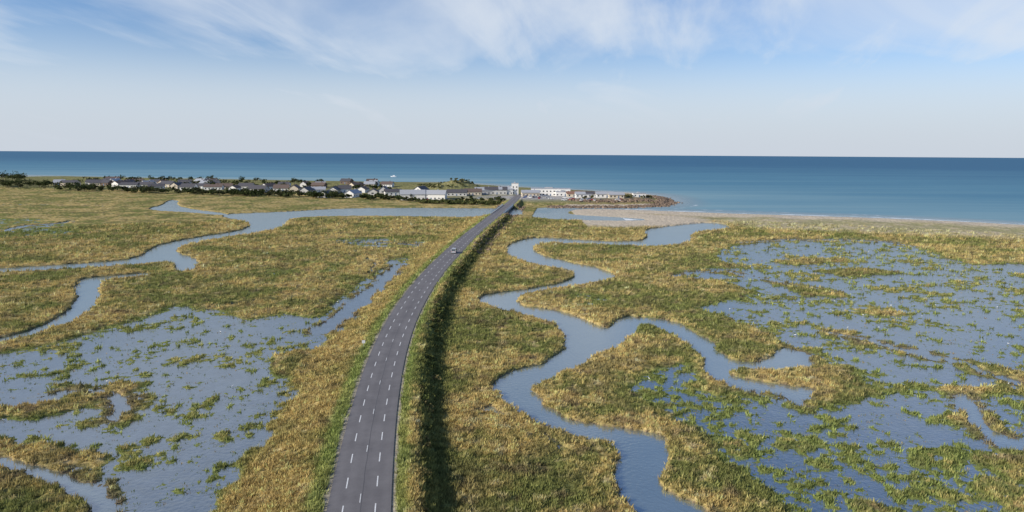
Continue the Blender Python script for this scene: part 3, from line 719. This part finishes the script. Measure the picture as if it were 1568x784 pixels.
# ------------------------------------------------------------ light
SAZ=math.radians(-116); SEL=math.radians(25)      # azimuth from +Y, clockwise
sd=Vector((math.sin(SAZ)*math.cos(SEL),math.cos(SAZ)*math.cos(SEL),math.sin(SEL)))
L=bpy.data.lights.new('sun','SUN'); L.energy=5.0; L.angle=math.radians(.5); L.color=(1,.92,.80)
lo=bpy.data.objects.new('sun',L); sc.collection.objects.link(lo); lo.rotation_euler=(-sd).to_track_quat('-Z','Y').to_euler(); lo.location=(-200,-100,200)
wd=bpy.data.worlds.new('World'); sc.world=wd; wd.use_nodes=True; ns=wd.node_tree.nodes; l=wd.node_tree.links; ns.clear()
o=N(ns,'ShaderNodeOutputWorld'); bg=N(ns,'ShaderNodeBackground'); bg.inputs[1].default_value=.12
sk=N(ns,'ShaderNodeTexSky',sky_type='NISHITA'); sk.sun_disc=False; sk.sun_elevation=SEL; sk.sun_rotation=SAZ; sk.altitude=40; sk.air_density=1.0; sk.dust_density=.6; sk.ozone_density=2.0
tc=N(ns,'ShaderNodeTexCoord'); sp=N(ns,'ShaderNodeSeparateXYZ'); l.new(tc.outputs['Generated'],sp.inputs[0])
def M(op,a,b_=None,c_=None,clamp=False):
    n=N(ns,'ShaderNodeMath',operation=op); n.use_clamp=clamp
    for i,q in enumerate((a,b_,c_)):
        if q is None: continue
        if isinstance(q,(int,float)): n.inputs[i].default_value=q
        else: l.new(q,n.inputs[i])
    return n.outputs[0]
def MR(v,a,b_,c_,d_,smooth=True):
    n=N(ns,'ShaderNodeMapRange'); n.interpolation_type='SMOOTHSTEP' if smooth else 'LINEAR'
    for q,val in zip(('From Min','From Max','To Min','To Max'),(a,b_,c_,d_)): n.inputs[q].default_value=val
    l.new(v,n.inputs['Value']); return n.outputs[0]
x_,y_,z_=sp.outputs
zc=M('MAXIMUM',z_,0.0); den=M('ADD',zc,.14)
px=M('DIVIDE',x_,den); py=M('DIVIDE',y_,den)
# cirrus bands run away from the viewer, slightly to the right
ac=M('SUBTRACT',px,M('MULTIPLY',py,.22)); al=M('ADD',py,M('MULTIPLY',px,.22))
def vec(a,b_,c_=0.0):
    n=N(ns,'ShaderNodeCombineXYZ')
    for i,q in enumerate((a,b_,c_)):
        if isinstance(q,(int,float)): n.inputs[i].default_value=q
        else: l.new(q,n.inputs[i])
    return n.outputs[0]
def noise(v,sc_,det,ro,dist=0):
    n=N(ns,'ShaderNodeTexNoise',_Scale=sc_,_Detail=det,_Roughness=ro,_Distortion=dist); l.new(v,n.inputs['Vector']); return n.outputs['Fac']
nA=noise(vec(M('MULTIPLY',ac,.70),M('MULTIPLY',al,.42),1.7),1.0,7.0,.54,.5)
nB=noise(vec(M('MULTIPLY',ac,2.6),M('MULTIPLY',al,.50),4.2),1.0,8.0,.6,.5)
leftb=MR(x_,-.65,.55,.11,-.05,False)
cA=MR(M('ADD',nA,leftb),.36,.70,0,.72)
cB=M('MULTIPLY',MR(nB,.44,.72,0,.55),MR(nA,.3,.55,.35,1))
cl_=M('SUBTRACT',1.0,M('MULTIPLY',M('SUBTRACT',1.0,cA),M('SUBTRACT',1.0,cB)))
midveil=MR(z_,0.05,0.18,.66,0.06); cl_=M('MAXIMUM',cl_,midveil)
cl_=M('MULTIPLY',cl_,MR(z_,.25,.6,1,.25))
mxn=N(ns,'ShaderNodeMix',data_type='RGBA'); l.new(cl_,mxn.inputs[0])
mt=N(ns,'ShaderNodeMix',data_type='RGBA'); mt.blend_type='MULTIPLY'; mt.inputs[0].default_value=1; l.new(sk.outputs[0],mt.inputs[6]); mt.inputs[7].default_value=(.64,.84,1.13,1)
l.new(mt.outputs[2],mxn.inputs[6]); mxn.inputs[7].default_value=(6.0,6.5,7.15,1)
hzn=N(ns,'ShaderNodeMix',data_type='RGBA'); l.new(MR(z_,-.01,.13,.92,0),hzn.inputs[0]); l.new(mxn.outputs[2],hzn.inputs[6]); hzn.inputs[7].default_value=(4.95,5.4,6.05,1)
l.new(hzn.outputs[2],bg.inputs[0]); l.new(bg.outputs[0],o.inputs[0])
print('done',time.time()-T0)
